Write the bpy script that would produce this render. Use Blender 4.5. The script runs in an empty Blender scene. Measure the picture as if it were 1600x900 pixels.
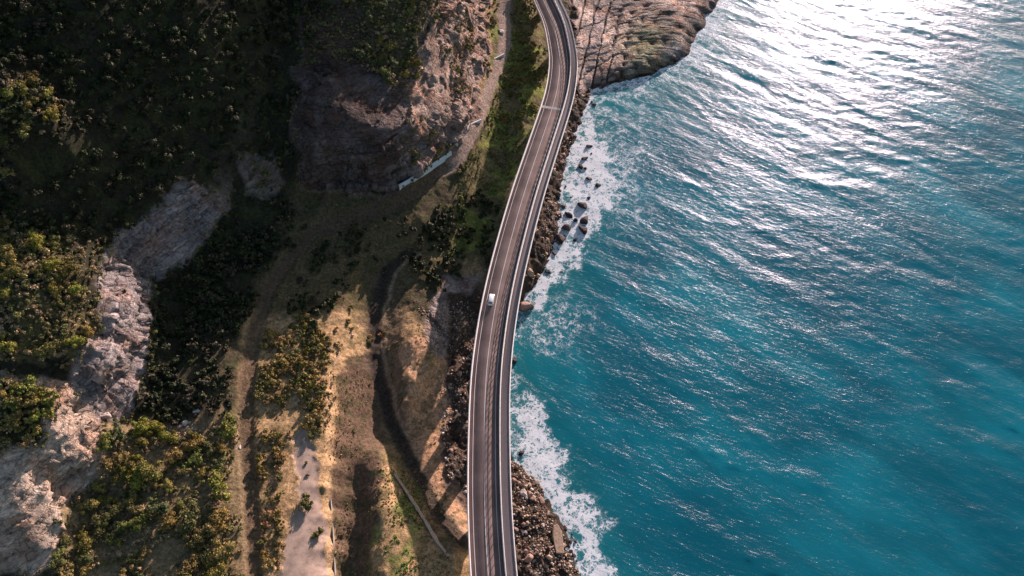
import bpy, math, random
import numpy as np
from mathutils import Vector
random.seed(7); RS = np.random.RandomState(11)
R = math.radians
sc = bpy.context.scene
COL = sc.collection

# ------------------------------------------------------------ camera, sky, sun, exposure
F_PX, DEP, CZ = 1200.0, R(53), 255.0
cam = bpy.data.cameras.new('camera'); cam.lens = F_PX/1600*36; cam.sensor_width = 36
cam.clip_start = 1; cam.clip_end = 20000
camo = bpy.data.objects.new('camera', cam); COL.objects.link(camo)
camo.location = (0, 0, CZ); camo.rotation_euler = (R(90)-DEP, 0, 0)
sc.camera = camo
SUN_EL, SUN_AZ = R(13), R(26)          # azimuth measured from +Y towards +X
world = bpy.data.worlds.new('World'); sc.world = world; world.use_nodes = True
wn = world.node_tree; bg = wn.nodes['Background']
sky = wn.nodes.new('ShaderNodeTexSky'); sky.sky_type = 'NISHITA'; sky.sun_disc = False
sky.sun_elevation = SUN_EL; sky.sun_rotation = SUN_AZ; sky.air_density = 1.0; sky.dust_density = 1.0
wn.links.new(sky.outputs[0], bg.inputs[0]); bg.inputs[1].default_value = 0.085
sun = bpy.data.lights.new('sun', 'SUN'); sun.energy = 5.0; sun.angle = R(0.5); sun.color = (1, 0.79, 0.73)
suno = bpy.data.objects.new('sun', sun); COL.objects.link(suno); suno.location = (200, 400, 300)
sd = Vector((math.sin(SUN_AZ)*math.cos(SUN_EL), math.cos(SUN_AZ)*math.cos(SUN_EL), math.sin(SUN_EL)))
suno.rotation_euler = sd.to_track_quat('Z', 'Y').to_euler()
vs = sc.view_settings; vs.view_transform = 'Standard'; vs.look = 'None'; vs.exposure = 0.88; vs.gamma = 1
vs.use_curve_mapping = False
sc.cycles.max_bounces = 4; sc.cycles.diffuse_bounces = 2; sc.cycles.glossy_bounces = 2
sc.cycles.transmission_bounces = 2; sc.cycles.transparent_max_bounces = 4
sc.cycles.caustics_reflective = False; sc.cycles.caustics_refractive = False

# ------------------------------------------------------------ helpers
cD, sD = math.cos(DEP), math.sin(DEP)
def un(px, py, z):
    u = (px-800)/F_PX; v = (450-py)/F_PX
    t = (z-CZ)/(-sD+v*cD)
    return u*t, (cD+v*sD)*t
def pr(x, y, z):
    dz = z-CZ; d = y*cD-dz*sD; up = y*sD+dz*cD
    d = np.maximum(d, 1.0)
    return 800+F_PX*x/d, 450-F_PX*up/d

def _hash(ix, iy, iz, s):
    h = (ix*374761393 + iy*668265263 + iz*2147483647 + s*1274126177) & 0xffffffff
    h = ((h ^ (h >> 13))*1274126177) & 0xffffffff
    h = ((h ^ (h >> 16))*2246822519) & 0xffffffff
    return (h & 0xffffff)/float(0xffffff)
def vnoise(x, y, z=None, s=0):
    x = np.asarray(x, float); y = np.asarray(y, float)
    z = np.zeros_like(x) if z is None else np.asarray(z, float)+np.zeros_like(x)
    ix = np.floor(x).astype(np.int64); iy = np.floor(y).astype(np.int64); iz = np.floor(z).astype(np.int64)
    fx, fy, fz = x-ix, y-iy, z-iz
    fx = fx*fx*(3-2*fx); fy = fy*fy*(3-2*fy); fz = fz*fz*(3-2*fz)
    r = 0
    for a in (0, 1):
        for b in (0, 1):
            for c in (0, 1):
                w = (fx if a else 1-fx)*(fy if b else 1-fy)*(fz if c else 1-fz)
                r = r+w*_hash(ix+a, iy+b, iz+c, s)
    return r*2-1
def fbm(x, y, z=None, o=4, s=0, g=0.5):
    r = 0; a = 1.0; n = 0
    for k in range(o):
        r = r+a*vnoise(x*2**k, y*2**k, None if z is None else z*2**k, s+k*17); n += a; a *= g
    return r/n
def sstep(a, b, x):
    t = np.clip((x-a)/(b-a), 0, 1); return t*t*(3-2*t)
def poly_sd(poly, X, Y):
    """signed distance, positive inside"""
    P = np.array(poly, float); n = len(P)
    d = np.full(X.shape, 1e18); ins = np.zeros(X.shape, bool)
    for i in range(n):
        a = P[i]; b = P[(i+1) % n]; e = b-a; wx = X-a[0]; wy = Y-a[1]
        t = np.clip((wx*e[0]+wy*e[1])/(e@e+1e-9), 0, 1)
        d = np.minimum(d, (wx-e[0]*t)**2+(wy-e[1]*t)**2)
        if a[1] != b[1]:
            c = ((a[1] > Y) != (b[1] > Y)) & (X < (b[0]-a[0])*(Y-a[1])/(b[1]-a[1])+a[0])
            ins ^= c
    d = np.sqrt(d)
    return np.where(ins, d, -d)
def line_d(line, X, Y):
    d = np.full(X.shape, 1e18)
    for a, b in zip(line[:-1], line[1:]):
        a = np.array(a, float); e = np.array(b, float)-a; wx = X-a[0]; wy = Y-a[1]
        t = np.clip((wx*e[0]+wy*e[1])/(e@e+1e-9), 0, 1)
        d = np.minimum(d, (wx-e[0]*t)**2+(wy-e[1]*t)**2)
    return np.sqrt(d)

def mesh_np(name, V, Fc, mat, parent=None, smooth=False, attrs=None, link=True):
    me = bpy.data.meshes.new(name)
    V = np.asarray(V, np.float32); Fc = np.asarray(Fc, np.int32); k = Fc.shape[1]
    me.vertices.add(len(V)); me.vertices.foreach_set('co', V.ravel())
    me.loops.add(Fc.size); me.loops.foreach_set('vertex_index', Fc.ravel())
    me.polygons.add(len(Fc)); me.polygons.foreach_set('loop_start', np.arange(0, Fc.size, k, dtype=np.int32))
    if smooth: me.polygons.foreach_set('use_smooth', np.ones(len(Fc), bool))
    for an, av in (attrs or {}).items():
        av = np.asarray(av, np.float32)
        if av.ndim == 1:
            at = me.attributes.new(an, 'FLOAT', 'POINT'); at.data.foreach_set('value', av)
        else:
            at = me.attributes.new(an, 'FLOAT_COLOR', 'POINT')
            at.data.foreach_set('color', np.concatenate([av, np.ones((len(av), 1), np.float32)], 1).ravel())
    me.update(calc_edges=True); me.validate()
    me.materials.append(mat)
    if not link: return me
    o = bpy.data.objects.new(name, me); COL.objects.link(o)
    if parent: o.parent = parent
    return o
class MB:
    def __init__(s): s.v = []; s.f = []
    def add(s, V, Fs):
        o = len(s.v); s.v += [tuple(q) for q in V]; s.f += [tuple(i+o for i in q) for q in Fs]
    def box(s, c, h, ax=((1, 0, 0), (0, 1, 0), (0, 0, 1))):
        c = Vector(c); A = [Vector(a) for a in ax]; V = []
        for k in (-1, 1):
            for j in (-1, 1):
                for i in (-1, 1): V.append(c+A[0]*h[0]*i+A[1]*h[1]*j+A[2]*h[2]*k)
        s.add(V, [(0, 2, 3, 1), (4, 5, 7, 6), (0, 1, 5, 4), (2, 6, 7, 3), (0, 4, 6, 2), (1, 3, 7, 5)])
    def build(s, name, mat, parent=None, smooth=False, bevel=0):
        me = bpy.data.meshes.new(name); me.from_pydata(s.v, [], s.f); me.update(); me.materials.append(mat)
        if smooth: me.polygons.foreach_set('use_smooth', [True]*len(me.polygons))
        o = bpy.data.objects.new(name, me); COL.objects.link(o)
        if parent: o.parent = parent
        if bevel:
            m = o.modifiers.new('bevel', 'BEVEL'); m.width = bevel; m.segments = 2
        return o
def tag(o, label=None, cat=None, group=None, kind=None):
    if label: o['label'] = label
    if cat: o['category'] = cat
    if group: o['group'] = group
    if kind: o['kind'] = kind
    return o
def empty(name, loc, rz=0):
    o = bpy.data.objects.new(name, None); COL.objects.link(o); o.location = loc; o.rotation_euler = (0, 0, rz)
    o.empty_display_size = .5
    return o

# node helpers
class NT:
    def __init__(s, name):
        s.m = bpy.data.materials.new(name); s.m.use_nodes = True; s.t = s.m.node_tree
        s.b = s.t.nodes['Principled BSDF']
    def n(s, typ, ins=None, **kw):
        nd = s.t.nodes.new(typ)
        for k, v in kw.items(): setattr(nd, k, v)
        for k, v in (ins or {}).items():
            if isinstance(v, bpy.types.NodeSocket): s.t.links.new(v, nd.inputs[k])
            else: nd.inputs[k].default_value = v
        return nd
    def noise(s, scale, detail=4, vec=None, rough=.55, dist=0):
        i = {'Scale': scale, 'Detail': detail, 'Roughness': rough, 'Distortion': dist}
        if vec is not None: i['Vector'] = vec
        return s.n('ShaderNodeTexNoise', i).outputs['Fac']
    def ramp(s, fac, stops):
        r = s.n('ShaderNodeValToRGB', {'Fac': fac}); e = r.color_ramp.elements
        while len(e) < len(stops): e.new(0.5)
        for q, (p, c) in zip(e, stops): q.position = p; q.color = (c, c, c, 1) if isinstance(c, (int, float)) else (*c, 1)
        return r.outputs['Color']
    def mix(s, fac, a, b, mode='MIX'):
        nd = s.t.nodes.new('ShaderNodeMix'); nd.data_type = 'RGBA'; nd.blend_type = mode
        for sock, v in ((nd.inputs[0], fac), (nd.inputs[6], a), (nd.inputs[7], b)):
            if isinstance(v, bpy.types.NodeSocket): s.t.links.new(v, sock)
            elif isinstance(v, (int, float)): sock.default_value = v if sock == nd.inputs[0] else (v, v, v, 1)
            else: sock.default_value = (*v, 1)
        return nd.outputs[2]
    def math(s, op, a, b=0.0, c=None):
        nd = s.t.nodes.new('ShaderNodeMath'); nd.operation = op
        for i, v in enumerate((a, b) if c is None else (a, b, c)):
            if isinstance(v, bpy.types.NodeSocket): s.t.links.new(v, nd.inputs[i])
            else: nd.inputs[i].default_value = v
        return nd.outputs[0]
    def pos(s): return s.n('ShaderNodeNewGeometry').outputs['Position']
    def mapv(s, vec, scale=(1, 1, 1), rot=(0, 0, 0)):
        return s.n('ShaderNodeMapping', {'Vector': vec, 'Scale': scale, 'Rotation': rot}).outputs[0]
    def attr(s, name, out='Fac'): return s.n('ShaderNodeAttribute', attribute_name=name).outputs[out]
    def bump(s, h, dist, strength=1.0, normal=None):
        i = {'Height': h, 'Distance': dist, 'Strength': strength}
        if normal is not None: i['Normal'] = normal
        return s.n('ShaderNodeBump', i).outputs[0]
    def out(s, color=None, rough=None, normal=None, spec=None):
        for k, v in (('Base Color', color), ('Roughness', rough), ('Normal', normal), ('Specular IOR Level', spec)):
            if v is None: continue
            if isinstance(v, bpy.types.NodeSocket): s.t.links.new(v, s.b.inputs[k])
            elif k == 'Base Color': s.b.inputs[k].default_value = (*v, 1)
            else: s.b.inputs[k].default_value = v
        return s.m

# ------------------------------------------------------------ materials
def mat_ground():
    m = NT('ground'); p = m.pos(); base = m.attr('tint', 'Color'); rk = m.attr('rock')
    n1 = m.noise(0.9, 6, p, .7); n2 = m.noise(4.0, 4, p, .7)
    strata = m.noise(1.0, 6, m.mapv(p, (.05, .05, 1.0), (0.14, -0.10, 0)), .8)
    cracks = m.noise(1.0, 4, m.mapv(p, (.8, .8, .16)), .7)
    v1 = m.ramp(n1, [(.3, .4), (.5, 1), (.7, 1.7)])
    v2 = m.ramp(n2, [(.3, .6), (.5, 1.0), (.7, 1.4)])
    soil = m.mix(1, m.mix(1, base, v1, 'MULTIPLY'), v2, 'MULTIPLY')
    v3 = m.ramp(strata, [(.33, .3), (.42, .8), (.47, 1.0), (.53, .8), (.58, 1.35), (.7, 1.6)])
    v4 = m.ramp(cracks, [(.32, .45), (.45, 1), (.7, 1.2)])
    wp = m.n('ShaderNodeVectorMath', {0: m.mapv(p, (.11, .11, .5), (.1, .15, .5)), 1: m.n('ShaderNodeVectorMath', {0: m.n('ShaderNodeTexNoise', {'Vector': p, 'Scale': .3, 'Detail': 4.0}).outputs['Color'], 3: 1.4}, operation='SCALE').outputs[0]}, operation='ADD').outputs[0]
    ck = m.n('ShaderNodeTexVoronoi', {'Vector': wp, 'Scale': 1.0}, feature='DISTANCE_TO_EDGE').outputs['Distance']
    v5 = m.ramp(ck, [(.0, .5), (.03, .85), (.08, 1.03)])
    big = m.ramp(m.noise(.1, 5, p, .65), [(.35, .7), (.5, 1.0), (.65, 1.35)])
    rock = m.mix(1, m.mix(1, m.mix(.35, base, v1, 'MULTIPLY'), v3, 'MULTIPLY'), v4, 'MULTIPLY')
    rock = m.mix(1, m.mix(1, rock, v5, 'MULTIPLY'), big, 'MULTIPLY')
    stain = m.ramp(m.noise(.12, 4, p), [(.45, 0), (.65, .6)])
    rock = m.mix(stain, rock, m.mix(1, rock, (1.0, .68, .52), 'MULTIPLY'))
    c = m.mix(rk, soil, rock)
    h = m.math('MULTIPLY', m.math('ADD', n1, m.math('MULTIPLY', n2, .35)), m.math('SUBTRACT', 1.0, m.math('MULTIPLY', rk, .65)))
    hr = m.math('MULTIPLY', m.math('ADD', m.math('ADD', m.math('ADD', strata, cracks), m.math('MULTIPLY', n2, .3)), m.math('MINIMUM', m.math('MULTIPLY', ck, 4.0), .5)), rk)
    nb = m.bump(m.math('ADD', h, m.math('MULTIPLY', hr, 1.6)), .5, 1)
    return m.out(c, .95, nb, .15)
def mat_simple(name, col, rough=.6, var=.25, scale=2.0, bump=0.0, spec=.3, dirt=None):
    m = NT(name); p = m.pos(); n1 = m.noise(scale, 5, p, .65)
    c = m.mix(1, col, m.ramp(n1, [(.25, 1-var), (.75, 1+var)]), 'MULTIPLY')
    if dirt:
        c = m.mix(m.ramp(m.noise(dirt[1], 5, p, .7), [(.45, 0), (.7, dirt[2])]), c, dirt[0])
    return m.out(c, rough, m.bump(n1, bump) if bump else None, spec)
def mat_foliage():
    m = NT('foliage'); base = m.attr('tint', 'Color')
    oi = m.n('ShaderNodeObjectInfo')
    tone = m.n('ShaderNodeSeparateColor', {0: oi.outputs['Color']})
    c = m.mix(1, base, oi.outputs['Color'], 'MULTIPLY')
    n1 = m.noise(1.3, 3, m.pos(), .6)
    c = m.mix(1, c, m.ramp(n1, [(.3, .6), (.5, 1), (.7, 1.5)]), 'MULTIPLY')
    return m.out(c, .7, None, .15)
def mat_boulder():
    m = NT('boulder_rock'); p = m.pos(); oi = m.n('ShaderNodeObjectInfo')
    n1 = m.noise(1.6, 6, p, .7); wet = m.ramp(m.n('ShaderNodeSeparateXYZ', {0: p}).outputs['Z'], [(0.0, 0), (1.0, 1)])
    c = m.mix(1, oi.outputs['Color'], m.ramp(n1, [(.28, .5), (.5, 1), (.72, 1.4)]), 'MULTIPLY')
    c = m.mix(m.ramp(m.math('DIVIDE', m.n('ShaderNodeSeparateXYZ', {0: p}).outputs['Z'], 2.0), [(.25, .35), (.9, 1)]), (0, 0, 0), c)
    return m.out(c, .8, m.bump(n1, .4), .3)
def mat_sea():
    m = NT('sea_water'); p = m.pos()
    foam = m.attr('foam'); sh = m.attr('shallow')
    big = m.noise(.018, 3, p, .6, .4); mid = m.noise(.05, 4, m.mapv(m.mapv(p, (1, 1, 1), (0, 0, R(42))), (.4, 1, 1)), .6, .6)
    c = m.mix(m.ramp(big, [(.38, 0), (.62, 1)]), (.003, .122, .178), (.007, .190, .252))
    c = m.mix(m.ramp(mid, [(.42, .55), (.62, 0)]), c, (.003, .082, .122))
    c = m.mix(sh, c, (.012, .17, .175))
    # foam lace
    d = m.n('ShaderNodeTexNoise', {'Vector': p, 'Scale': .35, 'Detail': 5.0}).outputs['Color']
    q = m.n('ShaderNodeVectorMath', {0: p, 1: m.n('ShaderNodeVectorMath', {0: d, 3: 5.0}, operation='SCALE').outputs[0]}, operation='ADD').outputs[0]
    vo = m.n('ShaderNodeTexVoronoi', {'Vector': q, 'Scale': .42}, feature='DISTANCE_TO_EDGE').outputs['Distance']
    vo2 = m.n('ShaderNodeTexVoronoi', {'Vector': q, 'Scale': 1.1}, feature='DISTANCE_TO_EDGE').outputs['Distance']
    lace = m.math('MINIMUM', m.math('MULTIPLY', vo, 2.0), m.math('MULTIPLY', vo2, 3.0))
    fn = m.noise(.3, 5, q, .62)
    t = m.math('ADD', m.math('SUBTRACT', m.math('MULTIPLY', fn, 1.5), m.math('MULTIPLY', lace, .95)), m.math('MULTIPLY', foam, .47))
    ff = m.ramp(t, [(.0, 0), (.75, 0), (.83, .4), (.98, 1)])
    ff = m.math('MULTIPLY', ff, m.ramp(foam, [(.02, 0), (.18, 1)]))
    # aerated blue-green water around foam
    c = m.mix(m.math('MULTIPLY', foam, .45), c, (.10, .30, .36))
    c = m.mix(ff, c, (.74, .77, .82))
    # small ripples, long along the crests
    def crest(deg, st): return m.mapv(m.mapv(p, (1, 1, 1), (0, 0, R(deg))), (st, 1.0, 1))
    w = crest(23, .34)
    r1 = m.noise(.85, 4, w, .62, .6); r2 = m.noise(2.2, 3, crest(16, .45), .6, .3)
    r3 = m.noise(.085, 2, crest(38, .3), .5, .3)
    h = m.math('ADD', m.math('ADD', m.math('MULTIPLY', r1, .60), m.math('MULTIPLY', r2, .21)), m.math('MULTIPLY', r3, 2.9))
    nb = m.bump(h, .40, 1)
    rough = m.ramp(ff, [(0, .27), (1, .7)])
    # light scattered back from under the surface hardly feels the ripples; the mirror does
    up = m.n('ShaderNodeCombineXYZ', {0: 0.0, 1: 0.0, 2: 1.0}).outputs[0]
    df = m.n('ShaderNodeBsdfDiffuse', {'Color': c, 'Normal': m.mix(m.math('MULTIPLY', ff, .35), up, nb)}).outputs[0]
    gl = m.n('ShaderNodeBsdfGlossy', {'Color': (.62, .62, .70, 1), 'Roughness': rough, 'Normal': nb}).outputs[0]
    fr = m.n('ShaderNodeFresnel', {'IOR': 1.333, 'Normal': nb}).outputs[0]
    mx = m.n('ShaderNodeMixShader', {0: m.math('MULTIPLY', fr, m.math('SUBTRACT', 1.0, ff)), 1: df, 2: gl}).outputs[0]
    m.t.links.new(mx, m.t.nodes['Material Output'].inputs['Surface'])
    return m.m
def mat_asphalt(col):
    m = NT('asphalt'); p = m.pos(); u = m.attr('across'); v = m.attr('along')
    cv = m.n('ShaderNodeCombineXYZ', {0: m.math('MULTIPLY', u, 1.3), 1: m.math('MULTIPLY', v, .03), 2: 0.0}).outputs[0]
    streak = m.noise(1.0, 4, cv, .6); n1 = m.noise(9, 3, p, .7); n2 = m.noise(.15, 4, p)
    c = m.mix(1, col, m.ramp(streak, [(.3, .8), (.7, 1.2)]), 'MULTIPLY')
    c = m.mix(1, c, m.ramp(n1, [(.3, .85), (.7, 1.15)]), 'MULTIPLY')
    c = m.mix(1, c, m.ramp(n2, [(.35, .8), (.65, 1.18)]), 'MULTIPLY')
    return m.out(c, .85, m.bump(n1, .02), .25)
def mat_track():
    m = NT('gravel'); p = m.pos(); base = m.attr('tint', 'Color'); n2 = m.noise(5.0, 4, p, .7); n1 = m.noise(.35, 4, p, .6)
    c = m.mix(1, m.mix(1, base, m.ramp(n1, [(.35, .7), (.5, 1), (.65, 1.2)]), 'MULTIPLY'), m.ramp(n2, [(.3, .7), (.7, 1.3)]), 'MULTIPLY')
    return m.out(c, .95, m.bump(n2, .06), .15)
M = dict(ground=mat_ground(), track=mat_track(), foliage=mat_foliage(), boulder=mat_boulder(), sea=mat_sea(),
    asphalt=mat_asphalt((.215, .15, .135)), footpath=mat_simple('footpath_concrete', (.24, .2, .2), .85, .12, 1.5),
    concrete=mat_simple('white_concrete', (.78, .74, .74), .7, .08, 1.2, 0, .3, ((.45, .4, .38), .8, .35)),
    grey_concrete=mat_simple('grey_concrete', (.42, .4, .38), .85, .15, .8, .02),
    paint=mat_simple('road_paint', (.74, .7, .7), .7, .12, 3.0),
    steel=mat_simple('galvanised_steel', (.5, .5, .52), .45, .08, 2.0),
    bark=mat_simple('bark', (.12, .09, .07), .9, .3, 3.0, .05),
    van_paint=mat_simple('white_van_paint', (.82, .82, .84), .3, .03, 1.0, 0, .5),
    glass=mat_simple('dark_glass', (.02, .025, .03), .08, .05, 1.0, 0, .6),
    rubber=mat_simple('rubber', (.03, .03, .03), .8, .1, 3),
    lamp_red=mat_simple('red_lens', (.5, .02, .02), .3, .05, 3), lamp_clear=mat_simple('clear_lens', (.75, .75, .72), .15, .05, 3),
    plate=mat_simple('number_plate', (.7, .68, .55), .5, .05, 3),
    bluewall=mat_simple('pale_wall', (.70, .74, .76), .7, .10, 1.0, 0, .3, ((.35, .38, .4), .9, .3)),
    timber=mat_simple('weathered_timber', (.55, .38, .27), .85, .3, 1.5, .05),
    slab=mat_simple('slab_stone', (.42, .29, .21), .85, .35, 1.2, .15))

# ------------------------------------------------------------ terrain heights
DECK = 28.0
SHORE = [(1300,-260),(1210,-120),(1150,-50),(1122,0),(1112,16),(1098,28),(1088,48),(1076,72),(1062,92),(1030,108),(998,120),(960,130),(926,140),
         (916,168),(900,208),(884,250),(872,300),(878,340),(864,380),(850,408),(838,436),(820,462),(800,486),(776,520),(776,580),
         (788,650),(798,700),(812,728),(840,750),(862,782),(880,822),(895,862),(908,900),(920,960),(935,1060),(950,1200)]
LN = []   # polylines of (px, py, z)
LN.append([(x, y, 0) for x, y in SHORE])
LN.append([(x+22, y+12, -3.5) for x, y in SHORE]); LN.append([(x+120, y+40, -9) for x, y in SHORE])
# rock platform of the headland
LN += [[(1100,-160,6),(1106,-30,5),(1104,8,4),(1080,44,4),(1066,72,4),(1048,88,3.8),(1010,105,3.6),(960,118,3.4),(920,128,3.2)],
       [(1000,-120,9),(1000,0,5.5),(980,60,4.5),(930,90,4.2)], [(900,-100,14),(900,0,8),(905,60,6.5),(905,120,4.5)]]
# shore slope right of / under the bridge
LN += [[(890,170,4),(868,230,5),(850,300,6),(852,350,5),(838,390,5),(822,430,5),(806,455,4)],
       [(862,130,11),(858,180,10),(835,240,11),(818,300,11),(800,360,11),(786,410,10),(770,450,7)],
       [(805,740,2.6),(810,800,4.5),(820,860,5.5),(835,940,6),(850,1040,6)], [(845,790,2.6),(862,830,2.6),(872,870,2.8),(885,930,3)],
       [(740,480,4),(735,540,3),(748,600,2.5),(755,680,3),(760,760,4.5),(765,860,7),(770,960,8)]]
# green slope left of the bridge
LN += [[(845,-80,24),(832,0,20),(838,40,19),(842,90,18),(838,130,16.5),(826,180,14.5),(812,230,12.5),(796,280,10.5),(778,330,8.5),(764,370,8),(752,420,9),(742,450,8)],
       [(815,-80,24.5),(812,0,21.8),(806,60,20.3),(802,110,18),(792,170,15.5),(775,230,12.5),(755,290,10),(735,340,8.5),(715,400,8),(700,440,8.5)],
       [(790,-80,26),(786,0,25.5),(780,70,23.5),(766,140,21.5),(755,200,19.5),(735,260,17.5),(712,310,15.5),(685,350,14),(660,400,12.5)]]
# cove rocks, left of the bridge, and the mounds
LN += [[(690,470,9),(715,520,7),(722,560,5),(718,620,5),(714,700,6),(718,770,9),(730,830,14)],
       [(640,470,11.5),(650,510,12.5),(688,543,12.8),(672,568,13),(652,596,13.2),(634,624,13.4),(630,590,13.4),(636,540,13.2),(645,520,13)],
       [(704,560,5),(690,585,5),(672,612,5),(655,640,5),(642,668,5.2),(662,740,8.5),(690,795,13),(725,842,19)],
       [(700,640,5.5),(698,690,7),(702,745,10),(712,800,14),(728,840,18)], [(672,680,6.2),(680,720,8)],
       [(614,560,9),(606,640,6),(622,705,5),(652,757,9),(686,815,16),(715,865,21)],
       [(590,430,10),(578,500,8),(588,600,6),(604,692,5.5),(640,775,13),(690,850,20),(700,920,20.5)],
       [(582,704,15),(594,704,15),(598,760,19),(640,830,20),(690,880,20.5),(680,960,21)],
       [(584,800,20),(588,860,21),(590,940,21),(600,1060,21)],
       [(572,700,12),(562,760,12),(566,840,12.5),(566,900,13),(570,1000,13)],
       [(546,560,14),(535,640,13),(530,720,12.5),(528,800,12.5),(528,900,13),(530,1040,13)],
       [(516,560,19),(512,640,20),(510,720,20),(512,800,20),(514,900,20),(516,1060,20)],
       [(450,540,21),(460,620,21),(470,720,20.5),(475,820,20.5),(478,900,20.5),(480,1060,21)],
       [(405,500,22),(400,600,22),(410,700,21.5),(415,800,21.5),(420,900,21.5),(425,1060,22)]]
# grass amphitheatre + old road bench
LN += [[(690,262,22),(660,300,22),(620,322,22),(560,336,22),(500,356,22),(455,400,22),(425,450,22),(400,500,22),(388,560,22),(384,700,22),(392,800,22),(400,900,22),(410,1060,22)],
       [(660,340,19.5),(600,356,20),(540,370,20),(480,410,20.5),(450,460,20.5),(500,480,19)],
       [(620,400,15),(590,420,15.5),(550,440,17),(530,500,17),(560,530,13)], [(560,400,18),(530,420,18.5)]]
# nose cliff: foot, then faces
LN += [[(772,-80,28),(766,0,27),(760,60,26),(752,130,25),(742,186,24),(716,230,23.5),(690,252,23.5),(655,285,24),(620,302,24.5),(580,305,25),(540,302,26),(500,300,28),(470,310,28)],
       [(752,-20,34),(748,60,32),(735,130,31),(718,190,30),(690,222,29),(650,262,30),(610,282,31),(560,286,33),(510,282,36)],
       [(735,-40,46),(722,30,42),(712,90,40),(700,150,39.5),(672,190,40),(640,215,42),(600,228,44),(550,235,44),(500,240,44),(475,250,42)],
       [(700,-60,62),(680,20,56),(662,80,51),(650,130,46),(638,165,44),(600,176,47),(550,170,51),(500,160,54),(465,170,52)],
       [(640,-60,72),(620,10,64),(605,70,57),(600,110,53),(570,100,56),(520,80,60),(480,70,61)],
       [(560,-60,74),(520,-20,70),(470,-30,72)]]
# gully and the forested mountainside
LN += [[(440,-40,74),(440,60,62),(450,140,51),(450,200,43),(440,260,35),(425,310,29),(400,370,26),(375,430,25),(360,500,25),(350,580,25.5),(330,640,26)],
       [(350,-40,88),(350,80,73),(350,160,62),(350,230,50),(345,290,42)],
       [(240,-40,98),(240,60,85),(240,140,74),(235,220,64),(230,290,55),(180,340,52)],
       [(120,-40,106),(110,60,94),(100,150,84),(60,180,90),(90,220,78),(80,300,66),(60,350,61)],
       [(-20,-40,112),(-10,60,100),(0,140,97),(10,220,90),(0,300,70),(0,350,65)],
       [(-150,-100,128),(-150,100,108),(-150,300,80),(-150,450,64),(-150,600,54),(-150,750,48),(-150,900,42),(-150,1050,42)],
       # far face C: top, foot
       [(165,378,51),(205,350,50),(240,320,50),(290,286,50),(330,292,46)], [(250,420,34),(285,403,33),(322,370,33),(354,335,33),(362,300,36)],
       [(222,432,35),(240,434,32)], [(300,440,28),(330,400,28),(380,350,28)],
       # buttress B
       [(60,372,62),(120,420,58),(165,440,54),(160,480,52),(135,540,50),(112,570,48)], [(196,396,46),(182,420,46),(180,470,43),(168,530,42),(140,590,41)],
       [(236,440,32),(234,500,30),(232,560,29),(215,620,28),(190,655,27.5)],
       [(0,390,64),(30,440,63),(30,500,60),(20,550,57)],
       [(0,578,50),(60,580,47),(105,598,44)],
       # buttress A
       [(0,600,52),(60,612,50),(110,625,45),(125,650,42)], [(0,690,47),(60,690,45),(110,700,40),(135,700,36)], [(0,735,43),(50,752,40),(100,770,31)],
       [(160,665,28),(160,720,27),(150,760,27),(115,790,27)],
       [(0,762,42),(50,770,39),(85,800,34)], [(0,840,36),(60,845,33),(90,860,29)], [(100,900,26),(110,830,26.5)], [(0,900,30),(60,900,28)], [(0,1050,28),(100,1060,26)]]
LN += [[(250,680,25),(240,760,26),(220,840,26),(200,900,25),(200,1060,25)], [(340,680,24),(330,780,24.5),(320,880,24),(320,1060,24)],
       [(300,640,24.5),(270,660,25),(230,660,26)], [(290,540,26),(270,600,26)]]
def w2(*pts): return [(x, y, z) for x, y, z in pts]
WORLD = [  # hidden country beyond the frame (world metres); ridge shaped to shade upper left
   [(0,400,70),(-8,400,98),(-16,402,106),(-30,405,112),(-45,408,118),(-60,410,119),(-82,410,121),(-100,412,140),(-130,415,172),(-220,420,190),(-330,430,200),(-430,440,200)],
   [(8,470,60),(-20,470,120),(-60,480,150),(-150,480,190),(-300,490,210),(-430,500,210)],
   [(20,560,60),(-20,560,110),(-100,560,170),(-250,580,210),(-430,590,220)], [(30,380,12),(35,430,20),(45,500,28),(60,560,30)],
   [(6,385,30),(2,360,28)], [(-330,300,130),(-330,230,105),(-330,150,80),(-330,60,60),(-330,0,55)], [(-200,0,45),(-100,0,28),(-30,0,20),(-10,0,8),(22,0,0),(40,0,-4)],
   [(120,560,2),(150,600,0),(180,560,-4),(150,480,-4),(300,560,-9),(400,400,-9),(400,200,-9),(400,0,-9),(200,0,-9),(250,300,-9),(150,150,-9)]]
P = []
def dens(a, b, step=7.0):
    n = max(1, int(math.hypot(a[0]-b[0], a[1]-b[1])/step))
    return [tuple(a[i]+(b[i]-a[i])*k/n for i in range(3)) for k in range(n)]
for L in LN:
    W = [(*un(x, y, z), z) for x, y, z in L]
    for a, b in zip(W[:-1], W[1:]): P += dens(a, b)
    P.append(W[-1])
for W in WORLD:
    for a, b in zip(W[:-1], W[1:]): P += dens(a, b, 14)
    P.append(W[-1])
P = np.array(P)
keep = []
for i, q in enumerate(P):
    if all((q[0]-P[j][0])**2+(q[1]-P[j][1])**2 > 2.0 for j in keep): keep.append(i)
P = P[keep]
D = np.hypot(P[:, None, 0]-P[None, :, 0], P[:, None, 1]-P[None, :, 1])
n = len(P); A = np.zeros((n+1, n+1)); A[:n, :n] = D-np.eye(n)*0.6; A[n, :n] = 1; A[:n, n] = 1
WT = np.linalg.solve(A, np.concatenate([P[:, 2], [0]]))
def axis(a, b, fine, lo, hi):
    mid = np.arange(a, b, fine); l = []; x = a; st = fine
    while x > lo: st *= 1.12; x -= min(st, 40); l.append(x)
    r = []; x = mid[-1]; st = fine
    while x < hi: st *= 1.12; x += min(st, 40); r.append(x)
    return np.concatenate([l[::-1], mid, r])
gx = axis(-215, 52, .5, -900, 330); gy = axis(48, 385, .5, -60, 1100)
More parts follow.
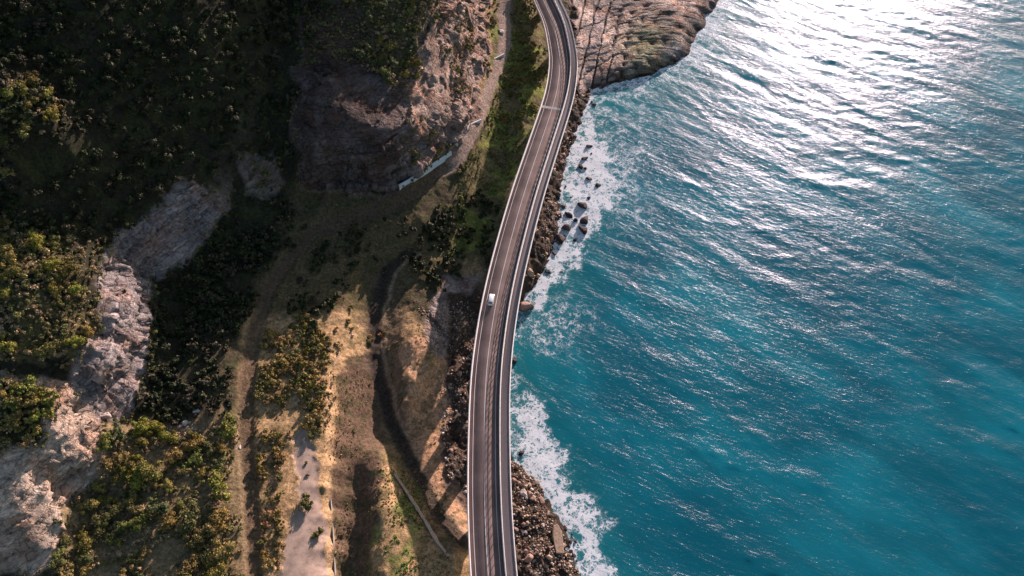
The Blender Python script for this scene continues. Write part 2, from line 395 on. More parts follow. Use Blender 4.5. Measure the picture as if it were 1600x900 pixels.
cx = np.arange(-460, 420, 2.5); cy = np.arange(-80, 640, 2.5)
CX, CY = np.meshgrid(cx, cy); Hc = np.zeros(CX.size); fx_, fy_ = CX.ravel(), CY.ravel()
for i0 in range(0, CX.size, 8000):
    s_ = slice(i0, i0+8000)
    Hc[s_] = np.hypot(fx_[s_, None]-P[:, 0], fy_[s_, None]-P[:, 1]) @ WT[:n] + WT[n]
Hc = Hc.reshape(CX.shape)
def hsmooth(x, y):
    ax = np.clip((x-cx[0])/2.5, 0, len(cx)-1.001); ay = np.clip((y-cy[0])/2.5, 0, len(cy)-1.001)
    ix = ax.astype(int); iy = ay.astype(int); fx = ax-ix; fy = ay-iy
    return (Hc[iy, ix]*(1-fx)*(1-fy)+Hc[iy, ix+1]*fx*(1-fy)+Hc[iy+1, ix]*(1-fx)*fy+Hc[iy+1, ix+1]*fx*fy)
GX, GY = np.meshgrid(gx, gy); Z0 = hsmooth(GX, GY)
gyy, gxx = np.gradient(Z0, gy, gx); SL = np.hypot(gxx, gyy)
PX, PY = pr(GX, GY, Z0)
# jitter picture-plane outlines of the ground zones so that none is a straight cut
JX = PX+fbm(GX/6, GY/6, o=4, s=5)*14; JY = PY+fbm(GX/6, GY/6, o=4, s=9)*14
def zone(poly, soft=10): return sstep(-soft/2, soft/2, poly_sd(poly, JX, JY))
def line(pts, w, soft=5): return 1-sstep(w-soft/2, w+soft/2, line_d(pts, PX+(JX-PX)*.35, PY+(JY-PY)*.35))
rA = zone([(-60,585),(60,585),(110,600),(150,640),(160,662),(154,745),(100,795),(60,800),(-60,745)])
rA2 = zone([(-60,752),(40,760),(100,800),(98,870),(50,905),(-60,895)])
rB = zone([(165,395),(195,390),(237,440),(234,520),(228,600),(198,658),(150,655),(112,600),(118,560),(150,520),(160,470)])
rC = zone([(160,385),(230,330),(290,283),(345,297),(352,330),(300,402),(250,433),(212,425)])
rD = zone([(455,110),(520,85),(600,110),(625,125),(640,180),(700,230),(620,305),(540,302),(480,300),(462,220)])
rE = zone([(625,130),(655,60),(690,-20),(765,-20),(763,60),(748,180),(700,250),(640,200)])
rF = zone([(372,235),(420,235),(445,290),(430,320),(385,300)]); rG = zone([(690,430),(745,430),(740,560),(700,570),(660,520)])
rBr = zone([(470,0),(560,0),(610,110),(470,130)])
plat = np.where(GX > 12, zone([(872,-300),(1400,-300),(1160,-50),(1116,20),(1070,100),(1000,124),(940,136),(905,150),(888,120),(900,60)], 6), 0)
shoreR = np.where((GX > -28), sstep(14, 8, Z0), 0)*sstep(-.2, 1.2, GX*0+12-Z0)*(1-zone([(870,-60),(848,200),(778,430),(740,455),(640,455),(640,-60)], 10))*np.maximum(sstep(692, 702, JX), 0)
rock = np.maximum.reduce([rA, rA2, rB, rC, rD, rE, rF*.7, rG, rBr*.7, plat, shoreR*.9, sstep(1.5, 2.6, SL)*.8*sstep(60, 50, Z0)])
vegA = zone([(-60,603),(60,598),(78,640),(62,692),(-60,700)])
rock = rock*(1-vegA)
track = zone([(456,692),(478,675),(497,700),(502,760),(509,840),(513,960),(430,960),(446,870),(450,810),(470,775),(472,742),(456,720)], 6)*(PY > 640)
road = np.maximum(line([(800,-60),(786,20),(790,70),(765,140),(742,200),(720,245),(690,270)], 9), 0)
road2 = np.maximum(line([(690,262),(640,305),(600,322),(540,338),(490,360),(450,405),(418,455),(396,520),(386,600),(384,700),(392,800),(402,960)], 12, 8), 0)
# relief
f1 = fbm(GX/22, GY/22, o=5, s=1); f2 = fbm(GX/3.2, GY/3.2, o=4, s=2)
f3 = fbm(GX/5.5, GY/5.5, Z0/2.2, o=4, s=3)
inland = sstep(4, 20, Z0); flat = np.maximum.reduce([track, road, road2])
rib = 1-np.abs(fbm((GX-.25*GY)/7, (GY+.25*GX)/26, o=3, s=7))*2
H = Z0+f1*(1.0+1.5*sstep(30, 70, Z0))*inland*(1-flat)+f2*(.45*(1-flat)*(1-.8*rock)+.06)*sstep(-1, 1.5, Z0)+(rib-.5)*3.0*rE
H = H+rock*sstep(1, 6, Z0)*1.6*(np.round(H/2.4+f3*.8)*2.4-H)*.28*sstep(.4, 1.0, SL)
H = H-road2*.8-(track)*.2
# joints of the platform: two families of narrow clefts
u1 = GX*.98-GY*.2+fbm(GX/9, GY/9, o=3, s=21)*1.0; u2 = GX*.62-GY*.78+fbm(GX/9, GY/9, o=3, s=31)*3
def cleft(u, per, w): d = np.abs((u/per) % 1-.5)*per; return np.where(vnoise(np.floor(u/per+.5)*7.3, (GX+GY)/25, s=40) > -.35, 1-sstep(w*.4, w, d), 0)
joint = np.maximum(cleft(u1, 6.8, .62), cleft(u2, 9.5, .5)*.7)*plat
H = H-joint*1.0+plat*(-f2*.2+np.round(f1*3)*.4)
pool = plat*sstep(.35, .6, fbm(GX/12, GY/12, o=3, s=60))
H = H+shoreR*(1-plat)*(fbm(GX/3.5, GY/3.5, o=4, s=62)*2.6+np.abs(fbm(GX/1.6, GY/1.6, o=2, s=63))*.8)*sstep(-1.5, 1.5, Z0)*sstep(14, 8, Z0)
# push cliffs out sideways (overhanging ledges, ribs)
DX = np.zeros_like(GX); DY = np.zeros_like(GX)
rr = rock*sstep(.8, 1.8, SL)
nx = -gxx/(SL+1e-6); ny = -gyy/(SL+1e-6)
led = fbm(GX/14, GY/14, Z0/1.6, o=3, s=71)*1.5+fbm(GX/2.6, GY/2.6, Z0/9, o=3, s=81)*.7+vnoise(Z0/2.1+f1*.5, Z0*0, s=83)*1.3
bx_ = GX*.8+GY*.6+f3*2; by_ = -GX*.6+GY*.8+f3*2
def blk(a, b, c, s): return _hash(np.floor(bx_/a).astype(np.int64), np.floor(by_/b).astype(np.int64), np.floor(Z0/c+f3*.4).astype(np.int64), s)-.5
led = led*1.0+blk(8, 12, 5.5, 3)*4.2+blk(4, 5, 2.0, 4)*1.4
DX = nx*led*rr; DY = ny*led*rr; H = H+blk(7, 10, 4, 6)*1.3*rock*(1-plat)*sstep(3, 9, Z0)
TX, TY, TZ = GX+DX, GY+DY, H
def ground_z(x, y):
    i = np.clip(np.searchsorted(gx, x)-1, 0, len(gx)-2); j = np.clip(np.searchsorted(gy, y)-1, 0, len(gy)-2)
    a = (x-gx[i])/(gx[i+1]-gx[i]); b = (y-gy[j])/(gy[j+1]-gy[j])
    return float(H[j, i]*(1-a)*(1-b)+H[j, i+1]*a*(1-b)+H[j+1, i]*(1-a)*b+H[j+1, i+1]*a*b)
def at(px, py):
    """a point of the photograph carried onto the ground: march along the ray"""
    prev = None
    for z in np.arange(150, -1, -.5):
        x, y = un(px, py, z)
        if ground_z(x, y) >= z: return Vector((x, y, ground_z(x, y)))
    x, y = un(px, py, 0); return Vector((x, y, 0))
# ground colours (albedo)
C = np.zeros(GX.shape+(3,)); C[:] = (.085, .065, .04)
def lay(mask, col): 
    global C; C = C*(1-mask[..., None])+np.array(col)*mask[..., None]
g1 = fbm(GX/7, GY/7, o=4, s=101)*.5+.5; g2 = fbm(GX/2.5, GY/2.5, o=3, s=111)*.5+.5
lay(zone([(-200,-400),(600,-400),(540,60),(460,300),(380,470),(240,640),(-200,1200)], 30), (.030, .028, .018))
lay(zone([(-60,340),(60,370),(165,440),(165,480),(130,570),(-60,570)], 20)*sstep(.4, .6, g2), (.16, .12, .06))
lay(zone([(505,480),(640,480),(740,560),(745,1000),(380,1000),(380,480)], 20), (.43, .275, .145))
lay(zone([(450,340),(650,330),(700,430),(600,470),(400,500)], 20), (.13, .095, .05))
lay(zone([(620,515),(700,530),(712,700),(745,850),(660,760),(618,640)], 10), (.52, .30, .175))
lay(zone([(720,330),(745,350),(762,400),(750,440),(715,440),(700,390)], 14)*.7, (.38, .25, .14))
lay(zone([(522,580),(590,540),(600,700),(578,960),(518,960)], 10), (.14, .09, .06))  # strip below the bank: its shade deepened by a darker ground colour
lay(zone([(560,420),(620,430),(640,700),(735,850),(690,860),(600,700),(570,560)], 12)*.7, (.12, .085, .06))  # gully ground coloured darker in place of bridge and pier shadow
lay(zone([(840,-60),(780,-60),(760,100),(755,200),(700,330),(660,420),(760,400),(850,200),(860,100)], 14), (.17, .13, .065))
lay(sstep(.42, .6, g1)*zone([(840,-60),(780,-60),(760,100),(755,200),(720,330),(700,400),(760,380),(850,200),(860,100)], 14)*.8, (.22, .24, .05))
lay(.6*sstep(.5, .62, g1)*zone([(585,740),(650,780),(655,960),(580,960)], 14), (.12, .19, .03))
lay(sstep(.5, .62, g1)*zone([(610,740),(650,760),(650,810),(600,800)], 14)*.8, (.14, .15, .05))
lay(zone([(745,0),(770,0),(760,130),(740,190),(690,250),(640,300),(700,220),(740,120)], 8), (.42, .22, .09))
lay(sstep(.45, .7, g2)*.6*(1-rock)*sstep(0, 40, Z0*0+30), (.05, .06, .02))
GULLY_SHADE = [(640,395),(605,425),(587,480),(586,540),(594,600),(612,660),(642,725),(675,785),(705,825),(730,850)]
lay(line(GULLY_SHADE, 10, 9)*.9, (.045, .035, .03)); lay(line([(x+15, y) for x, y in GULLY_SHADE], 3, 4)*.6, (.4, .27, .18))  # dark band paints the deck shadow along the gully into the ground
lay(zone([(100,670),(385,640),(390,960),(100,960)], 24)*.9, (.25, .18, .10))
lay(rock, (.30, .24, .22))
lay(np.maximum(rA, rA2)*(1-vegA), (.52, .40, .32)); lay(rB, (.34, .29, .28)); lay(rC, (.30, .26, .26)); lay(rE, (.33, .24, .20)); lay(rBr, (.09, .06, .05))  # rBr: brown band taken darker, nose shade put into its colour
lay(rD*.9*sstep(660, 600, PX), (.085, .06, .052)); lay(rD*sstep(.5, .68, g1)*.5, (.18, .15, .15))  # shaded side of the nose, its shadow painted in as darker rock
lay(shoreR*.95, (.085, .062, .048)); lay(sstep(1.6, .4, Z0)*shoreR, (.055, .045, .035))
lay(plat, (.62, .47, .41)); lay(plat*(1-sstep(10, 22, line_d(SHORE, JX, JY)))*.9, (.10, .065, .05)); lay(plat*sstep(.42, .62, fbm(GX/14, GY/14, o=3, s=140)*.5+.5)*.7, (.33, .28, .26))
lay(plat*np.exp(-((PX-1010)/45)**2-((PY-70)/45)**2)*.8, (.24, .24, .12))
lay(plat*np.maximum(sstep(1.7, .9, H), joint*.6)*sstep(4.2, 3, Z0+0*H), (.05, .035, .028)); lay(joint*.75, (.06, .045, .04)); lay(pool*.6, (.25, .22, .24))
lay(track, (.40, .29, .235)); lay(track*sstep(.45, .8, g2)*.5, (.33, .25, .2)); lay(road, (.30, .22, .18)); lay(road2*.8, (.11, .075, .05))
lay(line([(516,600),(512,700),(514,800),(518,960)], 5)*.8, (.50, .32, .18))
idx = np.arange(GX.size).reshape(GX.shape)
Q = np.stack([idx[:-1, :-1], idx[:-1, 1:], idx[1:, 1:], idx[1:, :-1]], -1).reshape(-1, 4)
fm = lambda a: a[:-1, :-1].ravel()
part = np.zeros(len(Q), int)
part[fm(rock) > .55] = 1; part[fm(plat) > .5] = 2; part[fm(road2) > .5] = 4; part[fm(road) > .5] = 4; part[fm(track) > .5] = 3
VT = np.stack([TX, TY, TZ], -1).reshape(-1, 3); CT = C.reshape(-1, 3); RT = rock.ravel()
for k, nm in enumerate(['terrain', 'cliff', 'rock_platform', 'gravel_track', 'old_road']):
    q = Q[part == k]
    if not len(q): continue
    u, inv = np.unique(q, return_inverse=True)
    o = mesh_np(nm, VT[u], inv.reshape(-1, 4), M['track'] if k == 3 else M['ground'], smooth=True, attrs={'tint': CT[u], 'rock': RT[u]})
    tag(o, kind='structure')
    me = o.data; 

# ------------------------------------------------------------ sea
sx = axis(-35, 290, .8, -700, 6000); sy = axis(55, 400, .8, -600, 9000)
def axis_far(a, lim):  # stretch the last rows to the horizon
    return a
SX, SY = np.meshgrid(sx, sy)
hz = np.zeros_like(SX); dxs = np.zeros_like(SX); dys = np.zeros_like(SX)
for i in range(70):
    lam = 3.2*math.exp(RS.rand()*2.0) if i > 10 else 14*math.exp(RS.rand()*.9)
    k = 2*math.pi/lam; th = R(60)+RS.randn()*R(20 if lam > 12 else 32)
    amp = (.0015 if lam < 14 else .0008)*lam*(.5+RS.rand())
    ph = RS.rand()*6.28; ar = k*(math.cos(th)*SX+math.sin(th)*SY)+ph
    hz += amp*np.cos(ar); dxs -= amp*.8*math.cos(th)*np.sin(ar); dys -= amp*.8*math.sin(th)*np.sin(ar)
groups = .55+.9*sstep(-.35, .5, fbm((SX*.53+SY*-.3)/30, (SX*.5+SY*.85)/18, o=3, s=201))
fine = sstep(420, 300, np.hypot(SX-130, SY-220))
hz *= fine*groups; dxs *= fine*groups; dys *= fine*groups
spx, spy = pr(SX, SY, 0*SX)
sdist = line_d(SHORE, spx, spy)
jx = spx+fbm(SX/11, SY/11, o=5, s=205)*46; jy = spy+fbm(SX/11, SY/11, o=5, s=207)*46
def fz(poly, soft): return sstep(-soft, soft, poly_sd(poly, jx, jy))
foam = np.maximum.reduce([
    fz([(905,180),(935,160),(940,230),(955,300),(945,350),(900,390),(870,440),(835,470),(820,460),(850,400),(870,340),(880,280),(890,230)], 14)*1.0,
    fz([(780,615),(830,640),(850,700),(890,760),(915,830),(950,900),(960,960),(900,960),(880,830),(840,750),(795,720)], 16)*.95,
    np.exp(-(sdist/9)**2)*.75, np.exp(-(sdist/30)**2)*.36,
    fz([(920,130),(1000,110),(1080,60),(1110,20),(1140,0),(1130,50),(1070,110),(960,160)], 14)*.62,
    np.exp(-((jx-925)/26)**2-((jy-805)/26)**2)*.75, np.exp(-((jx-850)/60)**2-((jy-500)/40)**2)*.3, np.exp(-((jx-960)/60)**2-((jy-240)/110)**2)*.3])
shal = np.clip(np.exp(-(sdist/70)**2)*.6, 0, 1)
idx = np.arange(SX.size).reshape(SX.shape)
Q = np.stack([idx[:-1, :-1], idx[:-1, 1:], idx[1:, 1:], idx[1:, :-1]], -1).reshape(-1, 4)
o = mesh_np('sea', np.stack([SX+dxs, SY+dys, hz], -1).reshape(-1, 3), Q, M['sea'], smooth=True, attrs={'foam': foam.ravel(), 'shallow': shal.ravel()})
tag(o, kind='structure')

# ------------------------------------------------------------ the bridge
CL = [(790,-130),(826,-60),(853.5,0),(869.5,37),(877.7,75),(880,100),(877,133),(869,167),(849,228),(825.5,300),(804.5,375),(786.5,450),(773.5,525),(766,600),(764,700),(765.5,800),(771.5,900),(780,980),(792,1080)]
W_ = np.array([un(x, y, DECK) for x, y in CL])
def catmull(Pt, step=1.5):
    out = []
    E = np.vstack([2*Pt[0]-Pt[1], Pt, 2*Pt[-1]-Pt[-2]])
    for i in range(1, len(E)-2):
        p0, p1, p2, p3 = E[i-1], E[i], E[i+1], E[i+2]
        n_ = max(2, int(np.hypot(*(p2-p1))/step))
        for k in range(n_):
            t = k/n_; out.append(.5*((2*p1)+(-p0+p2)*t+(2*p0-5*p1+4*p2-p3)*t*t+(-p0+3*p1-3*p2+p3)*t**3))
    out.append(E[-2]); return np.array(out)
CN = catmull(W_)
for _ in range(6): CN[1:-1] = (CN[:-2]+2*CN[1:-1]+CN[2:])/4     # soften measuring noise
T_ = np.gradient(CN, axis=0); T_ /= np.linalg.norm(T_, axis=1)[:, None]; N_ = np.stack([-T_[:, 1], T_[:, 0]], 1)
if N_[:, 0].mean() < 0: N_ = -N_                              # N points to the right (sea) side
S_ = np.concatenate([[0], np.cumsum(np.hypot(*np.diff(CN, axis=0).T))])
def sweep(name, prof, mat, parent, i0=0, i1=None, closed=True):
    """prof: (offset from the left edge, height above deck top)"""
    i1 = i1 or len(CN); V = []; al = []; ac = []; m_ = len(prof)
    for i in range(i0, i1):
        for (u, h) in prof:
            c = CN[i]+N_[i]*(u-6.8); V.append((c[0], c[1], DECK+h)); al.append(S_[i]); ac.append(u)
    Fq = []
    for i in range(i1-i0-1):
        for j in range(m_ if closed else m_-1):
            a = i*m_+j; b = i*m_+(j+1) % m_; Fq.append((a, b, b+m_, a+m_))
    o = mesh_np(name, V, Fq, mat, parent, attrs={'along': al, 'across': ac})
    return o
bridge = empty('bridge', (CN[len(CN)//2][0], CN[len(CN)//2][1], 0))
tag(bridge, 'long curving concrete road bridge with white parapets beside the turquoise sea', 'bridge')
bo = Vector(bridge.location)
def onb(o):
    for v in o.data.vertices: v.co -= bo
    return o
onb(sweep('deck', [(.0,-.05),(.0,-.5),(3.2,-.8),(4.0,-2.8),(9.6,-2.8),(10.4,-.8),(13.6,-.5),(13.6,-.05)], M['grey_concrete'], bridge))
onb(sweep('road_surface', [(.42,-.04),(.42,0),(10.04,0),(10.04,-.04)], M['asphalt'], bridge))
onb(sweep('footpath', [(10.48,-.04),(10.48,.06),(13.25,.06),(13.25,-.04)], M['footpath'], bridge))
onb(sweep('parapet', [(-.05,-.55),(-.05,1.05),(.08,1.12),(.42,1.12),(.45,.3),(.46,-.045)], M['concrete'], bridge))
onb(sweep('parapet', [(10.03,-.045),(10.05,.3),(10.1,1.30),(10.42,1.30),(10.48,.3),(10.49,-.045)], M['concrete'], bridge))
onb(sweep('parapet', [(13.24,-.045),(13.27,.42),(13.5,.42),(13.65,.3),(13.65,-.55),(13.6,-.55)], M['concrete'], bridge))
for u, w in ((1.67, .075), (5.26, .085), (8.85, .065)):
    onb(sweep('lane_line', [(u-w,.004),(u+w,.004)], M['paint'], bridge, closed=False))
def rails(name, u, hs, ph, every, mat, r=.05, top=None, base=0):
    m_ = MB()
    o = None
    for h in hs:
        rr_ = r
        prof = [(u-rr_, h-rr_), (u+rr_, h-rr_), (u+rr_, h+rr_), (u-rr_, h+rr_)]
        for i in range(len(CN)-1):
            a = [(*(CN[i]+N_[i]*(p[0]-6.8)), DECK+p[1]) for p in prof]; b = [(*(CN[i+1]+N_[i+1]*(p[0]-6.8)), DECK+p[1]) for p in prof]
            m_.add(a+b, [(0, 1, 5, 4), (1, 2, 6, 5), (2, 3, 7, 6), (3, 0, 4, 7)])
    s = .7
    while s < S_[-1]:
        x = np.interp(s, S_, CN[:, 0]); y = np.interp(s, S_, CN[:, 1]); nx_ = np.interp(s, S_, N_[:, 0]); ny_ = np.interp(s, S_, N_[:, 1])
        q = (x+nx_*(u-6.8), y+ny_*(u-6.8), DECK+(base+ph)/2)
        m_.box(q, (every[1], every[2], (ph-base)/2), ((nx_, ny_, 0), (-ny_, nx_, 0), (0, 0, 1)))
        s += every[0]
    o = m_.build(name, mat, bridge); onb(o); return o
rails('railing', 10.26, (1.95, 2.55), 2.55, (3.0, .09, .05), M['steel'], .06, base=1.3)
rails('balustrade', 13.42, (1.30,), 1.30, (.16, .02, .016), M['steel'], .06, base=.42)
rails('handrail', .2, (1.42,), 1.42, (2.4, .04, .04), M['steel'], .05, base=1.12)
# expansion joints
def frame_at(s):
    return (np.array([np.interp(s, S_, CN[:, 0]), np.interp(s, S_, CN[:, 1])]), np.array([np.interp(s, S_, T_[:, 0]), np.interp(s, S_, T_[:, 1])]),
            np.array([np.interp(s, S_, N_[:, 0]), np.interp(s, S_, N_[:, 1])]))
def s_of(px, py):
    w = np.array(un(px, py, DECK)); return S_[np.argmin(np.hypot(CN[:, 0]-w[0], CN[:, 1]-w[1]))]
def up_t(t, nn): return ((nn[0], nn[1], 0), (t[0], t[1], 0), (0, 0, 1))
s_j = s_of(867, 170)
c, t, nn = frame_at(s_j)
for off, hw in ((-.55, .22), (.55, .22)):
    m_ = MB(); q = c+t*off
    qq = q+nn*(5.23-6.8); m_.box((qq[0], qq[1], DECK+.010), (4.78, hw, .006), up_t(t, nn)); o = m_.build('expansion_joint', M['grey_concrete'], bridge); onb(o)
m_ = MB(); qq = c+nn*(5.23-6.8); m_.box((qq[0], qq[1], DECK+.012), (4.78, .30, .008), up_t(t, nn)); onb(m_.build('expansion_joint', M['grey_concrete'], bridge))
# piers
s = s_j % 30
while s < S_[-1]:
    c, t, nn = frame_at(s); zb = ground_z(c[0], c[1])-2
    if zb < DECK-5:
        m_ = MB(); zt = DECK-2.85
        m_.box((c[0], c[1], zt-.6), (3.4, 1.1, .6), up_t(t, nn))
        V = []
        for zz, w in ((zb, 1.9), (zt-1.2, 2.2)):
            for a, b in ((-w, -.55), (-w+.5, -.9), (w-.5, -.9), (w, -.55), (w, .55), (w-.5, .9), (-w+.5, .9), (-w, .55)):
                q = c+nn*a+t*b; V.append((q[0], q[1], zz))
        m_.add(V, [(i, (i+1) % 8, 8+(i+1) % 8, 8+i) for i in range(8)])
        onb(m_.build('pier', M['grey_concrete'], bridge))
    s += 30

# ------------------------------------------------------------ the van
def build_van():
    s = s_of(776, 469); c, t, nn = frame_at(s)
    if t[1] < 0: t = -t                           # drives away from the viewer
    pos = c+frame_at(s)[2]*(3.35-6.8)
    rz = math.atan2(t[1], t[0])
    v = empty('van', (pos[0], pos[1], DECK), rz)
    tag(v, 'small white van with dark rear window driving on the bridge road', 'van')
    m_ = MB()  # body of revolution-free loft: sections along x
    secs = [(-2.42,.35,.98,.92,.84),(-2.36,.32,1.08,.98,.86),(-1.95,.30,1.92,.98,.80),(-1.75,.30,1.98,1.0,.84),(.9,.30,1.98,1.0,.84),(1.35,.30,1.78,1.0,.82),(1.85,.30,1.18,.99,.90),(2.25,.34,1.02,.96,.86),(2.40,.40,.75,.90,.80)]
    V = []
    for x, zl, zt, hw, tw in secs:
        zm = min(1.05, zt-.1)
        V += [(x, -hw*.94, zl), (x, -hw, zl+.25), (x, -hw, zm), (x, -tw, zt-.08), (x, -tw+.14, zt), (x, tw-.14, zt), (x, tw, zt-.08), (x, hw, zm), (x, hw, zl+.25), (x, hw*.94, zl)]
    Fs = []
    for i in range(len(secs)-1):
        for j in range(10): Fs.append((i*10+j, i*10+(j+1) % 10, (i+1)*10+(j+1) % 10, (i+1)*10+j))
    Fs.append(tuple(range(9, -1, -1))); Fs.append(tuple((len(secs)-1)*10+j for j in range(10)))
    m_.add(V, Fs); b = m_.build('body', M['van_paint'], v, True, .04)
    g = MB(); g.add([(1.40,-.78,1.78),(1.40,.78,1.78),(1.86,.86,1.20),(1.86,-.86,1.20),(1.36,-.76,1.74),(1.36,.76,1.74),(1.80,.84,1.16),(1.80,-.84,1.16)],[(0,1,2,3),(4,7,6,5),(0,4,5,1),(3,2,6,7),(0,3,7,4),(1,5,6,2)]); g.build('windscreen', M['glass'], v)
    g = MB(); g.add([(-2.345,-.76,1.16),(-2.345,.76,1.16),(-1.99,.72,1.88),(-1.99,-.72,1.88),(-2.30,-.76,1.14),(-2.30,.76,1.14),(-1.95,.72,1.85),(-1.95,-.72,1.85)],[(0,3,2,1),(4,5,6,7),(0,1,5,4),(2,3,7,6),(0,4,7,3),(1,2,6,5)]); g.build('rear_window', M['glass'], v)
    for sy in (-1, 1):
        for x0, x1 in ((-1.7,-.7),(-.6,.35),(.45,1.3)):
            g = MB(); g.box(((x0+x1)/2, sy*.945, 1.42), ((x1-x0)/2, .02, .24), ((1,0,0),(0,1,-.35*sy),(0,.1*sy,1))); g.build('side_window', M['glass'], v)
        g = MB(); g.box((2.36, sy*.68, .82), (.05,.17,.1)); g.build('headlight', M['lamp_clear'], v, False, .02)
        g = MB(); g.box((-2.41, sy*.80, .88), (.03,.07,.22)); g.build('tail_light', M['lamp_red'], v)
        g = MB(); g.box((1.35, sy*1.12, 1.2), (.09,.11,.09)); g.build('wing_mirror', M['van_paint'], v, False, .02)
        for x in (-1.45, 1.5):
            w = MB(); n_ = 20; V = []
            for yy in (-.1, .1):
                for k in range(n_):
                    a = 6.2832*k/n_; V.append((x+.33*math.cos(a), sy*.88+yy, .33+.33*math.sin(a)))
            w.add(V, [(k, (k+1) % n_, n_+(k+1) % n_, n_+k) for k in range(n_)]+[tuple(range(n_)), tuple(range(2*n_-1, n_-1, -1))])
            wo = w.build('wheel', M['rubber'], v)
            h = MB(); V = []
            for k in range(n_):
                a = 6.2832*k/n_; V.append((x+.19*math.cos(a), sy*.995, .33+.19*math.sin(a)))
            V.append((x, sy*1.01, .33)); h.add(V, [(k, (k+1) % n_, n_) for k in range(n_)]); h.build('rim', M['steel'], wo)
    g = MB(); g.box((2.42,0,.5),(.06,.86,.12)); g.build('bumper', M['van_paint'], v, False, .03)
    g = MB(); g.box((-2.46,0,.48),(.06,.9,.12)); rb = g.build('bumper', M['van_paint'], v, False, .03)
    g = MB(); g.box((-2.44,0,.82),(.015,.26,.06)); g.build('number_plate', M['plate'], v)
build_van()

# ------------------------------------------------------------ walls, kerbs and poles on the land
def drape(pts, step=1.2):
    W = [at(x, y) for x, y in pts]; out = []
    for a, b in zip(W[:-1], W[1:]):
        n_ = max(1, int((b.xy-a.xy).length/step))
        for k in range(n_):
            q = a.lerp(b, k/n_); out.append(q)
    out.append(W[-1])
    return out
def ribbon_wall(name, pts, w, h, mat, label, cat, sink=.8, wob=0.0, group=None, level=False):
    L = drape(pts); m_ = MB(); V = []; n_ = len(L)
    zs = [ground_z(q.x, q.y) for q in L]
    zs = np.convolve(np.pad(zs, 7, 'edge'), np.ones(15)/15, 'valid')
    for i, q in enumerate(L):
        a = L[max(0, i-1)]; b = L[min(n_-1, i+1)]; d = (b-a).xy.normalized(); nv = Vector((-d.y, d.x))
        ww = w*(1+wob*random.uniform(-1, 1)); hh = h*(1+wob*random.uniform(-1, 1))
        for s_, z_ in ((-1, -sink), (-1, hh*.92), (-.8, hh), (.8, hh), (1, hh*.92), (1, -sink)):
            V.append((q.x+nv.x*ww/2*s_, q.y+nv.y*ww/2*s_, zs[i]+z_))
    Fs = [(i*6+j, i*6+j+1, (i+1)*6+j+1, (i+1)*6+j) for i in range(n_-1) for j in range(5)]
    Fs += [(0, 1, 2, 3, 4, 5), tuple((n_-1)*6+j for j in range(6))]
    m_.add(V, Fs); o = m_.build(name, mat); tag(o, label, cat, group); return o
ribbon_wall('retaining_wall', [(624,297),(640,287),(660,275),(680,263),(695,251),(705,242)], .75, 2.0, M['bluewall'], 'curved pale blue retaining wall at the foot of the rocky cliff', 'wall')
ribbon_wall('retaining_wall', [(713,228),(722,216),(729,206),(734,196)], .35, .9, M['bluewall'], 'thin pale wall section curving beside the old road above the wider wall', 'wall')
ribbon_wall('stone_wall', [(617,742),(634,768),(650,792),(666,818),(684,848),(702,870)], 1.0, .8, M['timber'], 'narrow crumbling earth-brown wall running diagonally through the dry grass toward the bridge', 'wall', wob=.3)
ribbon_wall('concrete_kerb', [(517,780),(521,830),(524,900)], .22, .35, M['grey_concrete'], 'thin straight concrete kerb along the right side of the pale gravel track', 'kerb')
ribbon_wall('log', [(521,573),(532,552)], .55, .5, M['timber'], 'pale straight log lying beside the dense scrub above the shaded strip', 'log')
ribbon_wall('barrier', [(736,193),(752,193)], .5, .8, M['concrete'], 'short white barrier across the old road, lower of the two', 'barrier')
ribbon_wall('barrier', [(772,92),(788,89)], .5, .8, M['concrete'], 'short white barrier across the old road, upper of the two', 'barrier')

